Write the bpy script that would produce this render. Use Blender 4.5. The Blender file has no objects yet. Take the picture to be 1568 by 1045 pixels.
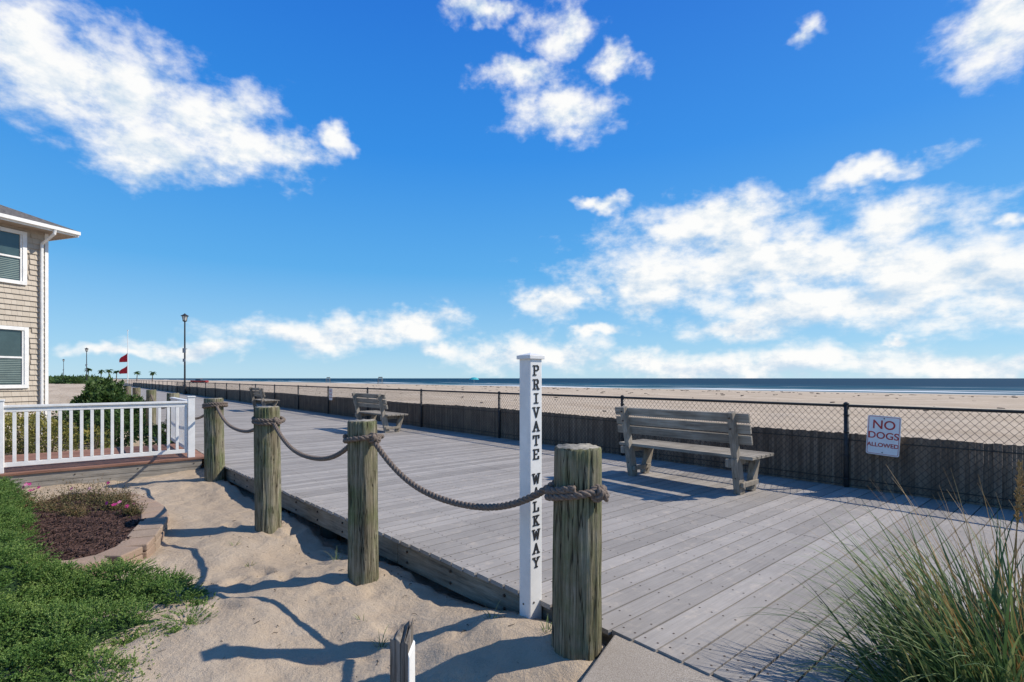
import bpy, math, random, bmesh
import numpy as np
from mathutils import Vector, Matrix, noise
random.seed(7); np.random.seed(7)
scene=bpy.context.scene
V=Vector
UX,UY=-.648,.762
VX,VY=.762,.648
TH=math.atan2(VY,VX)
def W(u,v,z=0): return V((u*UX+v*VX,u*UY+v*VY,z))
def toUV(x,y): return x*UX+y*UY, x*VX+y*VY
def vedge(u):
    return 2.30-.0604*(max(-8,min(u,9.3))-1.85)

# ---------------- mesh builder
class MB:
    def __init__(s): s.v=[];s.f=[];s.m=[];s.r=[]
    def face(s,idx,m=0,r=None):
        s.f.append(idx); s.m.append(m); s.r.append(random.random() if r is None else r)
    def hexa(s,c,m=0,r=None):
        b=len(s.v); s.v+= [tuple(p) for p in c]
        r=random.random() if r is None else r
        for q in ((0,3,2,1),(4,5,6,7),(0,1,5,4),(1,2,6,5),(2,3,7,6),(3,0,4,7)):
            s.face([b+i for i in q],m,r)
    def boxuv(s,u0,u1,v0,v1,z0,z1,m=0,r=None):
        s.hexa([W(u0,v0,z0),W(u0,v1,z0),W(u1,v1,z0),W(u1,v0,z0),W(u0,v0,z1),W(u0,v1,z1),W(u1,v1,z1),W(u1,v0,z1)],m,r)
    def box(s,c,hx,hy,hz,ax=V((1,0,0)),ay=V((0,1,0)),az=V((0,0,1)),m=0,r=None):
        c=V(c);ax=ax*hx;ay=ay*hy;az=az*hz
        s.hexa([c-ax-ay-az,c+ax-ay-az,c+ax+ay-az,c-ax+ay-az,c-ax-ay+az,c+ax-ay+az,c+ax+ay+az,c-ax+ay+az],m,r)
    def beam(s,p0,p1,side,hs,ht,m=0,r=None):
        p0=V(p0);p1=V(p1);d=(p1-p0);L=d.length;d.normalize()
        side=(V(side)-d*V(side).dot(d)).normalized(); t=d.cross(side)
        s.box((p0+p1)/2,hs,ht,L/2,side,t,d,m,r)
    def tube(s,pts,rad,n=8,m=0,r=None,cap=True):
        pts=[V(p) for p in pts]; b=len(s.v)
        r=random.random() if r is None else r
        up=V((0,0,1)); prev=None
        for i,p in enumerate(pts):
            t=(pts[min(i+1,len(pts)-1)]-pts[max(i-1,0)]).normalized()
            if prev is None:
                a=t.cross(up)
                if a.length<.05: a=t.cross(V((1,0,0)))
                a.normalize()
            else:
                a=(prev-t*prev.dot(t)).normalized()
            prev=a; c=t.cross(a)
            rr=rad[i] if isinstance(rad,(list,tuple)) else rad
            for k in range(n):
                an=2*math.pi*k/n
                s.v.append(tuple(p+a*math.cos(an)*rr+c*math.sin(an)*rr))
        for i in range(len(pts)-1):
            for k in range(n):
                k2=(k+1)%n
                s.face([b+i*n+k,b+i*n+k2,b+(i+1)*n+k2,b+(i+1)*n+k],m,r)
        if cap:
            s.face([b+k for k in range(n)][::-1],m,r); s.face([b+(len(pts)-1)*n+k for k in range(n)],m,r)
    def build(s,name,mats,parent=None,smooth=False,bevel=0):
        me=bpy.data.meshes.new(name); me.from_pydata(s.v,[],s.f)
        for m in mats: me.materials.append(m)
        me.polygons.foreach_set('material_index',s.m)
        at=me.attributes.new('rnd','FLOAT','FACE'); at.data.foreach_set('value',s.r)
        if smooth: me.polygons.foreach_set('use_smooth',[True]*len(s.f))
        me.update()
        return finish(me,name,parent,bevel)
def finish(me,name,parent=None,bevel=0):
    ob=bpy.data.objects.new(name,me); scene.collection.objects.link(ob)
    if bevel:
        b=ob.modifiers.new('bev','BEVEL'); b.width=bevel; b.segments=2; b.limit_method='ANGLE'
    if parent:
        ob.parent=parent; ob.matrix_parent_inverse=Matrix.Translation(-parent.location)
    return ob
def root(name,loc):
    e=bpy.data.objects.new(name,None); e.empty_display_size=.2; e.location=V(loc); scene.collection.objects.link(e); return e

def npmesh(name,verts,tris,rnd,mat,parent=None,k=3,smooth=False):
    me=bpy.data.meshes.new(name); nf=len(tris)
    me.vertices.add(len(verts)); me.vertices.foreach_set('co',np.asarray(verts,dtype=np.float32).ravel())
    me.loops.add(nf*k); me.loops.foreach_set('vertex_index',np.asarray(tris,dtype=np.int32).ravel())
    me.polygons.add(nf); me.polygons.foreach_set('loop_start',np.arange(nf,dtype=np.int32)*k)
    me.polygons.foreach_set('loop_total',np.full(nf,k,dtype=np.int32))
    me.update(calc_edges=True)
    at=me.attributes.new('rnd','FLOAT','FACE'); at.data.foreach_set('value',np.asarray(rnd,dtype=np.float32))
    if smooth: me.polygons.foreach_set('use_smooth',[True]*nf)
    me.materials.append(mat); me.validate()
    return finish(me,name,parent)

# ---------------- materials
class NT:
    def __init__(s,nt): s.t=nt
    def n(s,ty,**k):
        x=s.t.nodes.new(ty)
        for a,b in k.items(): setattr(x,a,b)
        return x
    def l(s,a,b): s.t.links.new(a,b)
    def set(s,inp,val):
        if isinstance(val,bpy.types.NodeSocket): s.l(val,inp)
        else: inp.default_value=val
    def math(s,op,a,b=0.0,c=None,clamp=False):
        x=s.n('ShaderNodeMath',operation=op); x.use_clamp=clamp
        s.set(x.inputs[0],a); s.set(x.inputs[1],b)
        if c is not None: s.set(x.inputs[2],c)
        return x.outputs[0]
    def vm(s,op,a,b=None):
        x=s.n('ShaderNodeVectorMath',operation=op); s.set(x.inputs[0],a)
        if b is not None: s.set(x.inputs[1],b)
        return x.outputs['Value'] if op in('LENGTH','DOT_PRODUCT') else x.outputs[0]
    def mix(s,f,a,b,bt='MIX'):
        x=s.n('ShaderNodeMix',data_type='RGBA',blend_type=bt)
        s.set(x.inputs[0],f)
        for i,v in ((6,a),(7,b)):
            if isinstance(v,(tuple,list)) and len(v)==3: v=(*v,1)
            s.set(x.inputs[i],v)
        return x.outputs[2]
    def ramp(s,f,stops):
        x=s.n('ShaderNodeValToRGB'); e=x.color_ramp.elements
        while len(e)<len(stops): e.new(.5)
        for el,(p,c) in zip(e,stops):
            el.position=p; el.color=(*c,1) if len(c)==3 else c
        s.set(x.inputs[0],f); return x.outputs[0]
    def noise(s,vec,scale,detail=4,rough=.55):
        x=s.n('ShaderNodeTexNoise'); x.inputs['Scale'].default_value=scale
        x.inputs['Detail'].default_value=detail; x.inputs['Roughness'].default_value=rough
        s.l(vec,x.inputs['Vector']); return x.outputs['Fac']
    def coord(s,rot=None,scale=(1,1,1)):
        o=s.n('ShaderNodeTexCoord').outputs['Object']
        if rot:
            m=s.n('ShaderNodeMapping'); m.inputs['Rotation'].default_value=rot; s.l(o,m.inputs[0]); o=m.outputs[0]
        if scale!=(1,1,1):
            m=s.n('ShaderNodeMapping'); m.inputs['Scale'].default_value=scale; s.l(o,m.inputs[0]); o=m.outputs[0]
        return o
    def attr(s,name='rnd'):
        a=s.n('ShaderNodeAttribute'); a.attribute_name=name; return a.outputs['Fac']
def newmat(name):
    m=bpy.data.materials.new(name); m.use_nodes=True; nt=m.node_tree; N=NT(nt)
    return m,N,nt.nodes['Principled BSDF']
def bump(N,B,h,strength=.5,dist=.01):
    b=N.n('ShaderNodeBump'); b.inputs['Strength'].default_value=strength; b.inputs['Distance'].default_value=dist
    N.l(h,b.inputs['Height']); N.l(b.outputs[0],B.inputs['Normal'])
def paint(name,c,rough=.5,var=.12,sc=8,metal=0,spec=.5,bmp=.1):
    m,N,B=newmat(name); co=N.coord(); n=N.noise(co,sc,5,.65)
    d=tuple(x*(1-var*2) for x in c); e=tuple(min(1,x*(1+var)) for x in c)
    N.l(N.ramp(n,[(.3,d),(.65,e)]),B.inputs['Base Color']); B.inputs['Roughness'].default_value=rough
    B.inputs['Metallic'].default_value=metal; B.inputs['Specular IOR Level'].default_value=spec
    if bmp: bump(N,B,N.noise(co,sc*8,2),bmp,.004)
    return m
def wood(name,ca,cb,cc,axis='z',rough=.8,gs=1.0,var=.35,b=.6):
    m,N,B=newmat(name)
    rot=None if axis=='z' else (0,0,-TH)
    sc={'z':(22,22,1.2),'v':(1.2,22,22),'u':(22,1.2,22)}[axis]
    sc=tuple(x*gs for x in sc)
    co=N.coord(rot,sc); cl=N.coord()
    r=N.attr()
    off=N.n('ShaderNodeCombineXYZ'); N.l(N.math('MULTIPLY',r,37.0),off.inputs[0]); N.l(N.math('MULTIPLY',r,17.0),off.inputs[2])
    co=N.vm('ADD',co,off.outputs[0])
    g=N.noise(co,1.6,7,.68); l=N.noise(cl,3.0,4,.6)
    col=N.ramp(g,[(.28,cc),(.45,ca),(.68,cb)])
    col=N.mix(N.math('MULTIPLY',N.ramp(l,[(.4,(0,0,0)),(.7,(1,1,1))]),.45),col,cc)
    vv=N.math('ADD',1-var/2,N.math('MULTIPLY',r,var))
    hs=N.n('ShaderNodeHueSaturation'); N.l(col,hs.inputs['Color']); N.l(vv,hs.inputs['Value'])
    N.l(hs.outputs[0],B.inputs['Base Color']); B.inputs['Roughness'].default_value=rough
    B.inputs['Specular IOR Level'].default_value=.25
    bump(N,B,g,b,.012)
    return m

m_pile,N,B=newmat('weathered_piling_wood')
co=N.coord(None,(1,1,.055)); cl=N.coord()
g=N.noise(co,48,7,.72); big=N.noise(co,9,4,.6); l=N.noise(cl,4.5,5,.65)
crk=N.noise(N.coord(None,(1,1,.04)),30,3,.5)
col=N.ramp(g,[(.3,(.065,.06,.04)),(.46,(.2,.185,.125)),(.58,(.32,.29,.21)),(.72,(.48,.44,.34))])
col=N.mix(N.ramp(l,[(.42,(0,0,0)),(.64,(.85,.85,.85))]),col,N.ramp(g,[(.35,(.055,.08,.03)),(.7,(.22,.25,.11))]))
col=N.mix(N.ramp(big,[(.35,(.5,.5,.5)),(.6,(0,0,0))]),col,(.19,.14,.085))
cm=N.ramp(N.math('ABSOLUTE',N.math('SUBTRACT',crk,.5)),[(.0,(1,1,1)),(.017,(0,0,0))])
col=N.mix(N.math('MULTIPLY',cm,.9),col,(.018,.015,.012))
N.l(col,B.inputs['Base Color']); B.inputs['Roughness'].default_value=.85; B.inputs['Specular IOR Level'].default_value=.2
bump(N,B,N.math('SUBTRACT',g,N.math('MULTIPLY',cm,.8)),1.0,.014)
m_piletop=paint('piling_end_grain',(.32,.29,.23),.9,.35,25,bmp=.6)

m_deck,N,B=newmat('grey_composite_decking')
co=N.coord((0,0,-TH),(1.1,26,26)); r=N.attr()
off=N.n('ShaderNodeCombineXYZ'); N.l(N.math('MULTIPLY',r,53.0),off.inputs[0])
g=N.noise(N.vm('ADD',co,off.outputs[0]),2.2,6,.65); cl=N.coord(); l=N.noise(cl,1.1,5,.65); st=N.noise(cl,7,6,.72)
sp=N.noise(cl,60,3,.7)
col=N.ramp(g,[(.3,(.305,.28,.253)),(.7,(.405,.373,.337))])
col=N.mix(N.ramp(l,[(.35,(.45,.45,.45)),(.6,(0,0,0))]),col,(.24,.22,.2))
col=N.mix(N.ramp(st,[(.54,(0,0,0)),(.74,(.65,.65,.65))]),col,(.54,.465,.38))
col=N.mix(N.ramp(sp,[(.3,(.5,.5,.5)),(.38,(0,0,0))]),col,(.16,.15,.135))
hs=N.n('ShaderNodeHueSaturation'); N.l(col,hs.inputs['Color']); N.l(N.math('ADD',.83,N.math('MULTIPLY',r,.3)),hs.inputs['Value'])
N.l(hs.outputs[0],B.inputs['Base Color']); B.inputs['Roughness'].default_value=.75; B.inputs['Specular IOR Level'].default_value=.15
bump(N,B,g,.3,.004)

m_bench=wood('weathered_bench_wood',(.27,.235,.185),(.42,.375,.305),(.1,.083,.065),'u')
m_benchleg=wood('weathered_leg_wood',(.29,.25,.195),(.44,.39,.32),(.11,.093,.074),'z')
m_fascia=wood('fascia_timber',(.25,.21,.155),(.38,.325,.25),(.08,.063,.047),'u',gs=.8)
m_fasciav=wood('platform_timber',(.28,.255,.215),(.42,.385,.335),(.13,.113,.094),'v',gs=.8)
m_red=wood('red_stained_deck',(.26,.13,.09),(.36,.2,.14),(.14,.07,.05),'v')
m_slat=wood('brown_slat_wood',(.2,.145,.1),(.3,.22,.155),(.085,.06,.043),'z',var=.55)
m_stake=wood('stake_wood',(.2,.17,.14),(.38,.34,.29),(.06,.05,.042),'z',gs=2)
m_under=paint('dark_joist_wood',(.09,.07,.05),.9)
m_black=paint('black_vinyl_wire',(.018,.018,.02),.45,.1,10,bmp=0)
m_darkmetal=paint('dark_metal_post',(.03,.028,.028),.5,.3,10)
m_galv=paint('galvanised_screw',(.3,.3,.31),.4,.2,40,metal=.6)
m_rust=paint('rusty_bolt',(.07,.045,.03),.8,.4,40)
m_white=paint('white_painted_vinyl',(.8,.79,.755),.45,.06,6,bmp=.05)
m_letter=paint('black_letter_paint',(.015,.015,.015),.5,.1,10,bmp=0)
m_signw=paint('sign_white_enamel',(.8,.79,.77),.4,.05,10,bmp=0)
m_signr=paint('sign_red_paint',(.45,.03,.03),.5,.1,10,bmp=0)
m_rope,N,B=newmat('weathered_rope'); co=N.coord(); g=N.noise(co,90,5,.7)
N.l(N.ramp(g,[(.3,(.075,.055,.043)),(.7,(.25,.195,.155))]),B.inputs['Base Color']); B.inputs['Roughness'].default_value=.9
bump(N,B,g,.6,.004)
m_sand,N,B=newmat('beach_sand'); co=N.coord()
a=N.noise(co,.35,6,.65); b=N.noise(co,5,7,.7); c=N.noise(co,240,2,.7)
str_=N.noise(N.coord((0,0,-TH),(.35,.05,1)),1,6,.65)
trk=N.noise(N.coord((0,0,-TH),(1.6,.03,1)),1,3,.6)
col=N.ramp(a,[(.3,(.52,.425,.315)),(.7,(.63,.525,.405))])
col=N.mix(N.ramp(str_,[(.4,(.6,.6,.6)),(.56,(0,0,0))]),col,(.38,.295,.21))
col=N.mix(N.ramp(trk,[(.34,(.45,.45,.45)),(.42,(0,0,0))]),col,(.34,.265,.19))
col=N.mix(N.ramp(b,[(.38,(.5,.5,.5)),(.6,(0,0,0))]),col,(.46,.355,.25))
col=N.mix(N.ramp(c,[(.3,(.5,.5,.5)),(.45,(0,0,0))]),col,(.3,.225,.155))
pc=N.n('ShaderNodeTexVoronoi'); pc.inputs['Scale'].default_value=26; N.l(co,pc.inputs['Vector'])
col=N.mix(N.ramp(pc.outputs['Distance'],[(.02,(.7,.7,.7)),(.06,(0,0,0))]),col,(.2,.13,.09))
N.l(col,B.inputs['Base Color']); B.inputs['Roughness'].default_value=.95; B.inputs['Specular IOR Level'].default_value=.1
bump(N,B,N.math('ADD',b,N.math('MULTIPLY',c,.12)),.9,.06)
# ocean
m_sea,N,B=newmat('sea_water'); co=N.coord((0,0,-TH)); sx=N.n('ShaderNodeSeparateXYZ'); N.l(co,sx.inputs[0])
wv=N.noise(N.coord((0,0,-TH),(.12,.02,1)),1,5,.65)
fo=N.noise(N.coord((0,0,-TH),(.12,.013,1)),1,6,.6)
dist=N.math('SUBTRACT',sx.outputs[0],98.0)
near=N.math('DIVIDE',dist,140.0,clamp=True)
col=N.ramp(near,[(0,(.14,.21,.2)),(.12,(.03,.125,.165)),(.5,(.013,.08,.13)),(1,(.007,.048,.092))])
col=N.mix(N.ramp(wv,[(.38,(.7,.7,.7)),(.56,(0,0,0))]),col,(.006,.036,.07))
thr=N.math('ADD',.49,N.math('MULTIPLY',near,.22))
fm=N.math('MULTIPLY',N.math('SUBTRACT',fo,thr),14.0,clamp=True)
swash=N.math('SUBTRACT',1.0,N.math('DIVIDE',N.math('SUBTRACT',dist,6.0),5.0),clamp=True)
fm=N.math('MAXIMUM',fm,N.math('MULTIPLY',swash,.85))
col=N.mix(fm,col,(.78,.8,.8)); N.l(col,B.inputs['Base Color']); B.inputs['Roughness'].default_value=.7; B.inputs['Specular IOR Level'].default_value=.04
# concrete
m_conc,N,B=newmat('concrete_aggregate'); co=N.coord(); a=N.noise(co,3,5,.6); c=N.noise(co,150,3,.7)
col=N.ramp(c,[(.3,(.18,.15,.115)),(.5,(.35,.3,.245)),(.7,(.5,.45,.38))])
col=N.mix(N.ramp(a,[(.4,(.4,.4,.4)),(.65,(0,0,0))]),col,(.27,.225,.175)); N.l(col,B.inputs['Base Color']); B.inputs['Roughness'].default_value=.9
bump(N,B,c,.5,.006)
def leafmat(name,stops,tr=.25,rough=.55):
    m,N,B=newmat(name); r=N.attr(); co=N.coord(); n=N.noise(co,3.5,2)
    f=N.math('ADD',N.math('MULTIPLY',r,.7),N.math('MULTIPLY',n,.35))
    col=N.ramp(f,stops); N.l(col,B.inputs['Base Color']); B.inputs['Roughness'].default_value=rough; B.inputs['Specular IOR Level'].default_value=.3
    t=N.n('ShaderNodeBsdfTranslucent'); N.l(col,t.inputs[0]); mx=N.n('ShaderNodeMixShader'); mx.inputs[0].default_value=tr
    out=[x for x in N.t.nodes if x.type=='OUTPUT_MATERIAL'][0]
    N.l(B.outputs[0],mx.inputs[1]); N.l(t.outputs[0],mx.inputs[2]); N.l(mx.outputs[0],out.inputs[0]); return m
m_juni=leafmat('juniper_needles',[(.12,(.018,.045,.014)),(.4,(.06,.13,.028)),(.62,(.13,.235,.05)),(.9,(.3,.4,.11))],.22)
m_grass=leafmat('beach_grass_blades',[(.1,(.04,.085,.03)),(.4,(.1,.17,.06)),(.62,(.2,.27,.1)),(.8,(.32,.3,.12)),(.95,(.45,.3,.12))])
m_stalk=leafmat('dry_grass_stalks',[(.1,(.3,.17,.06)),(.9,(.5,.33,.14))])
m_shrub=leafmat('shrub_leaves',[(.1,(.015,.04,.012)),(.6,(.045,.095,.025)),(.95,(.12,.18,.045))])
m_bedpl=leafmat('bed_plant_leaves',[(.1,(.09,.05,.03)),(.4,(.11,.12,.045)),(.8,(.24,.16,.08))])
m_yel=leafmat('yellow_green_plant_leaves',[(.1,(.06,.08,.02)),(.6,(.2,.2,.05)),(.95,(.4,.3,.06))])
m_flower=leafmat('pink_flower_petals',[(.1,(.5,.03,.18)),(.6,(.7,.08,.3)),(.95,(.75,.5,.55))])
m_mulch,N,B=newmat('bark_mulch'); co=N.coord(); a=N.noise(co,40,5,.7); r=N.attr()
N.l(N.ramp(N.math('ADD',N.math('MULTIPLY',a,.6),N.math('MULTIPLY',r,.4)),[(.3,(.03,.015,.012)),(.55,(.085,.043,.033)),(.8,(.18,.105,.08))]),B.inputs['Base Color']); B.inputs['Roughness'].default_value=.9
bump(N,B,a,.8,.02)
m_paver,N,B=newmat('tan_paver_stone'); co=N.coord(); a=N.noise(co,60,4,.7); r=N.attr(); a2=N.noise(co,5,4,.6)
col=N.ramp(a,[(.3,(.25,.18,.125)),(.7,(.46,.35,.255))]); col=N.mix(N.math('MULTIPLY',r,.45),col,(.36,.215,.15)); col=N.mix(N.ramp(a2,[(.4,(.5,.5,.5)),(.65,(0,0,0))]),col,(.24,.18,.13))
N.l(col,B.inputs['Base Color']); B.inputs['Roughness'].default_value=.9; bump(N,B,a,.5,.006)

# ---------------- terrain
def gau(x,y,cx,cy,s): return math.exp(-((x-cx)**2+(y-cy)**2)/(2*s*s))
FOOT=[]
rr=random.Random(3)
for i in range(90):
    FOOT.append((rr.uniform(-3.2,.2),rr.uniform(2.0,8.5),rr.uniform(0,3.14)))
def hgt(u,v):
    x=u*UX+v*VX; y=u*UY+v*VY
    ve=vedge(u)
    if v>ve+.25 and v<7.61: return -.5
    if v>=7.61:
        if v<100: z=.56*math.exp(-(v-7.6)/4.0)-.1-(v/100)**1.6*.9+.13*(noise.noise(V((x*.25,y*.25,0))))*min(1,(v-7)/3)*(1 if v<80 else (100-v)/20)
        else: z=-1.0-(v-100)*.03
        if v<60: z+=.07*noise.noise(V((x*.9,y*.9,3)))
        return max(z,-40)
    z=-.26
    near=(abs(x)<14 and abs(y)<16)
    if near:
        rid=abs(noise.noise(V((x*1.6+y*.5,y*1.1,8))))
        z+=.07*noise.noise(V((x*.8,y*.8,1)))+.05*(.35-rid)+.018*noise.noise(V((x*4.5,y*3,2)))+.012*noise.noise(V((x*9,y*8,4)))+.005*noise.noise(V((x*20,y*20,5)))
        z+=.16*gau(x,y,.3,2.75,.38)+.1*gau(x,y,-.1,3.1,.35)+.05*gau(x,y,-1.2,4.1,.4)+.06*gau(x,y,-4.6,8.1,.6)
        z-=.09*gau(x,y,-1.9,5.2,.45)
        for (fx,fy,a) in FOOT:
            dx=x-fx;dy=y-fy
            if abs(dx)<.3 and abs(dy)<.3:
                p=dx*math.cos(a)+dy*math.sin(a); q=-dx*math.sin(a)+dy*math.cos(a)
                e=(p/.13)**2+(q/.055)**2
                z+=-.034*math.exp(-e)+.014*math.exp(-(math.sqrt(e)-1.6)**2*4)
        if v>ve-.05: z-=.12
        if .1<x and u<1.95 and v<ve and y<2.9: z=min(z,-.06)
    return z
def axis_coords(lo,hi,step,far,g=1.18):
    a=list(np.arange(lo,hi,step)); s=step;x=a[-1]
    while x<far: s*=g; x+=s; a.append(x)
    s=step;x=a[0];pre=[]
    while x>-far: s*=g; x-=s; pre.append(x)
    return pre[::-1]+a
us=axis_coords(.8,12.5,.04,9000)
vs=axis_coords(-4.2,2.6,.04,2000,1.12)
vs=[v for v in vs if v<7.5 or v>7.8]+[7.55,7.605,7.615,7.7]+list(np.arange(84.3,116,4))+list(np.arange(8.35,26,.75)); vs=sorted(set(vs)); vs=[v for v in vs if v<400]
us=sorted(set(us+list(np.arange(12.9,40,.8))+list(np.arange(-8,.6,.7))))
P=np.zeros((len(us)*len(vs),3)); i=0
for u in us:
    for v in vs:
        P[i]=(u*UX+v*VX,u*UY+v*VY,hgt(u,v)); i+=1
nv=len(vs)
ii=np.arange(len(us)-1)[:,None]*nv+np.arange(nv-1)[None,:]
ii=ii.ravel()
F=np.stack([ii,ii+nv,ii+nv+1,ii+1],1)[:,::-1]
npmesh('sand_ground',P,F,np.zeros(len(F)),m_sand,k=4,smooth=True)
mb=MB()
uu=[-15000,-2000,-300,0,300,2000,15000]; vv=[98,200,600,3000,18000]
for a in uu:
    for b_ in vv: mb.v.append(tuple(W(a,b_,-1.12)))
n=len(vv)
for i in range(len(uu)-1):
    for j in range(n-1): mb.face([i*n+j,i*n+j+1,(i+1)*n+j+1,(i+1)*n+j][::-1])
o=mb.build('ocean',[m_sea])
if o.data.polygons[0].normal.z<0: o.data.flip_normals()
# wrack and seaweed scattered over the beach
e=root('beach_seaweed_wrack',W(5,40,-.3)); mb=MB()
for i in range(900):
    v=random.uniform(10,92); u=random.uniform(-60,140)
    if random.random()<.35: v=78+random.gauss(0,1.5)+3*math.sin(u*.05)
    z=hgt(u,v); s=random.uniform(.03,.12)*(1+v/60)
    c=W(u,v,z+.01); a=random.uniform(0,3.14)
    mb.box(c,s,s*.4,.012+s*.12,V((math.cos(a),math.sin(a),.05)).normalized(),V((-math.sin(a),math.cos(a),0)))
mb.build('wrack',[m_under],e)

# ---------------- boardwalk
bw=root('boardwalk',W(5,4.5,0))
mb=MB(); sc=MB(); pitch=.145
u=-6.0; k=0
while u<135:
    rnd=random.random()
    ve=vedge(u+.07)-.035
    dz=random.uniform(-.0015,.0015); wd=.1345
    if u<40:
        js=4.95
        mb.boxuv(u,u+wd,ve+random.uniform(-.006,.006),js-.003,-.03,dz,0,rnd)
        mb.boxuv(u,u+wd,js+.003,7.68,-.03,dz+random.uniform(-.001,.001),0,min(1,max(0,rnd+random.uniform(-.3,.3))))
    else: mb.boxuv(u,u+wd,ve,7.68,-.03,0,0,rnd)
    if -1<u<12:
        js=[ve+.07]+[2.5+.405*i for i in range(0,13)]
        for j in js:
            if j<ve+.06 or j>7.5: continue
            for du in (.03,.106):
                c=W(u+du+random.uniform(-.003,.003),j+random.uniform(-.006,.006),dz+.0012)
                b=len(sc.v)
                for q in range(6):
                    an=q*math.pi/3; sc.v.append((c.x+.0065*math.cos(an),c.y+.0065*math.sin(an),c.z))
                sc.face([b+q for q in range(6)])
    u+=pitch;k+=1
mb.build('deck_boards',[m_deck],bw)
sc.build('deck_screws',[m_rust],bw)
mb=MB()
def along(u0,u1,off,z0,z1,th,m=0):
    a0=vedge(u0)+off; a1=vedge(u1)+off
    mb.hexa([W(u0,a0,z0),W(u0,a0+th,z0),W(u1,a1+th,z0),W(u1,a1,z0),W(u0,a0,z1),W(u0,a0+th,z1),W(u1,a1+th,z1),W(u1,a1,z1)],m)
us_=[-6,1.2,4.1,7.0,9.3,10.5]
for a,b_ in zip(us_[:-1],us_[1:]): along(a+.003,b_-.003,0,-.235,-.034,.045)
for uu_ in np.arange(1.5,10,.61):
    for dz in (-.09,-.18):
        p=W(uu_,vedge(uu_),dz); mb.tube([p,p-W(0,.012,0)],.012,8,1)
u=-4
while u<30:
    mb.boxuv(u,u+.05,vedge(u)+.06,7.6,-.25,-.034,2); u+=.61
for uu_ in np.arange(2.9,10,1.5): mb.tube([W(uu_,vedge(uu_)+.2,-.6),W(uu_,vedge(uu_)+.2,-.24)],.11,12,2)
mb.build('edge_fascia',[m_fascia,m_rust,m_under],bw,bevel=.004)

# concrete path
mb=MB()
poly=[V((.57,2.85,0)),V((.30,2.365,0)),V((-.1,1.6,0)),W(-1.0,-2,0),W(-5,-2,0),W(-5,vedge(-5)-.012,0)]
zt=-.012
for p in poly: mb.v.append((p.x,p.y,zt))
for p in poly: mb.v.append((p.x,p.y,-.2))
n=len(poly); mb.face(list(range(n)));mb.face(list(range(n,2*n))[::-1])
for i in range(n): mb.face([i,(i+1)%n,n+(i+1)%n,n+i])
o=mb.build('concrete_path',[m_conc])
bm=bmesh.new(); bm.from_mesh(o.data); bmesh.ops.recalc_face_normals(bm,faces=bm.faces); bm.to_mesh(o.data)
bv=o.modifiers.new('b','BEVEL'); bv.width=.012; bv.segments=2

# ---------------- pilings
PIL=[(.345,2.79,-.12,1.03,.128,.5),(-1.193,4.135,-.3,1.06,.12,2.1),(-2.66,5.62,-.35,1.09,.128,3.3),(-4.73,8.19,-.3,1.08,.14,4.7)]
for uu_ in (14.4,19,23.5,28,33,38):
    p=W(uu_,1.75); PIL.append((p.x,p.y,-.3,1.05,.13,uu_))
def piling(x,y,zb,zt,R,seed,fine=True):
    e=root('wooden_piling',(x,y,0)); mb=MB(); n=96 if fine else 20; m=44 if fine else 6
    zb-=.25
    lx=math.sin(seed*5)*.02; ly=math.cos(seed*3)*.015
    for i in range(m+1):
        t=i/m; z=zb+(zt-zb)*t
        for k in range(n):
            a=2*math.pi*k/n
            q=V((math.cos(a)*3+seed*7,math.sin(a)*3,z*.5))
            r=R*(1.03-.05*t)*(1+.07*noise.noise(q*.5)+.04*noise.noise(q*1.5))
            cr=noise.noise(V((math.cos(a)*6+seed,math.sin(a)*6,z*.6+seed)))
            r-=.010*max(0,1-abs(cr)*12)
            cr2=noise.noise(V((math.cos(a)*15+seed,math.sin(a)*15,z*1.0)))
            r-=.0035*max(0,1-abs(cr2)*6)
            zz=z
            if i==m:
                r-=.007+.006*noise.noise(V((math.cos(a)*6,math.sin(a)*6,seed+3))); zz+=.008*noise.noise(V((math.cos(a)*4,math.sin(a)*4,seed)))
            if i==m-1: r-=.001; zz=zt-.012
            mb.v.append((x+lx*t+r*math.cos(a),y+ly*t+r*math.sin(a),zz))
    for i in range(m):
        for k in range(n):
            k2=(k+1)%n; mb.face([i*n+k,i*n+k2,(i+1)*n+k2,(i+1)*n+k],0,.5)
    b=len(mb.v); mb.v.append((x+lx,y+ly,zt-.004))
    for k in range(n): mb.face([m*n+k,m*n+(k+1)%n,b],1,.5)
    mb.build('post_shaft',[m_pile,m_piletop],e,smooth=True)
    return e
for i,p in enumerate(PIL): piling(*p,fine=i<4)

# ---------------- ropes
def rope(path,name='rope',r=.0135,off=.0125,pitch=.11,parent=None,n=7):
    pts=[V(p) for p in path]; L=[0]
    for a,b in zip(pts[:-1],pts[1:]): L.append(L[-1]+(b-a).length)
    tot=L[-1]; N_=max(8,int(tot/.011)); out=[];j=0
    for i in range(N_+1):
        s=tot*i/N_
        while j<len(L)-2 and L[j+1]<s: j+=1
        f=(s-L[j])/max(1e-6,L[j+1]-L[j]); out.append(pts[j].lerp(pts[j+1],min(1,f)))
    mb=MB()
    for st in range(3):
        q=[];prev=None
        for i,p in enumerate(out):
            t=(out[min(i+1,N_)]-out[max(i-1,0)]).normalized()
            if prev is None:
                a=t.cross(V((0,0,1))); a.normalize()
            else: a=(prev-t*prev.dot(t)).normalized()
            prev=a; c=t.cross(a); an=2*math.pi*(tot*i/N_/pitch+st/3)
            q.append(p+(a*math.cos(an)+c*math.sin(an))*off)
        mb.tube(q,r,n,0)
    return mb.build(name,[m_rope],parent,smooth=True)
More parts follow.
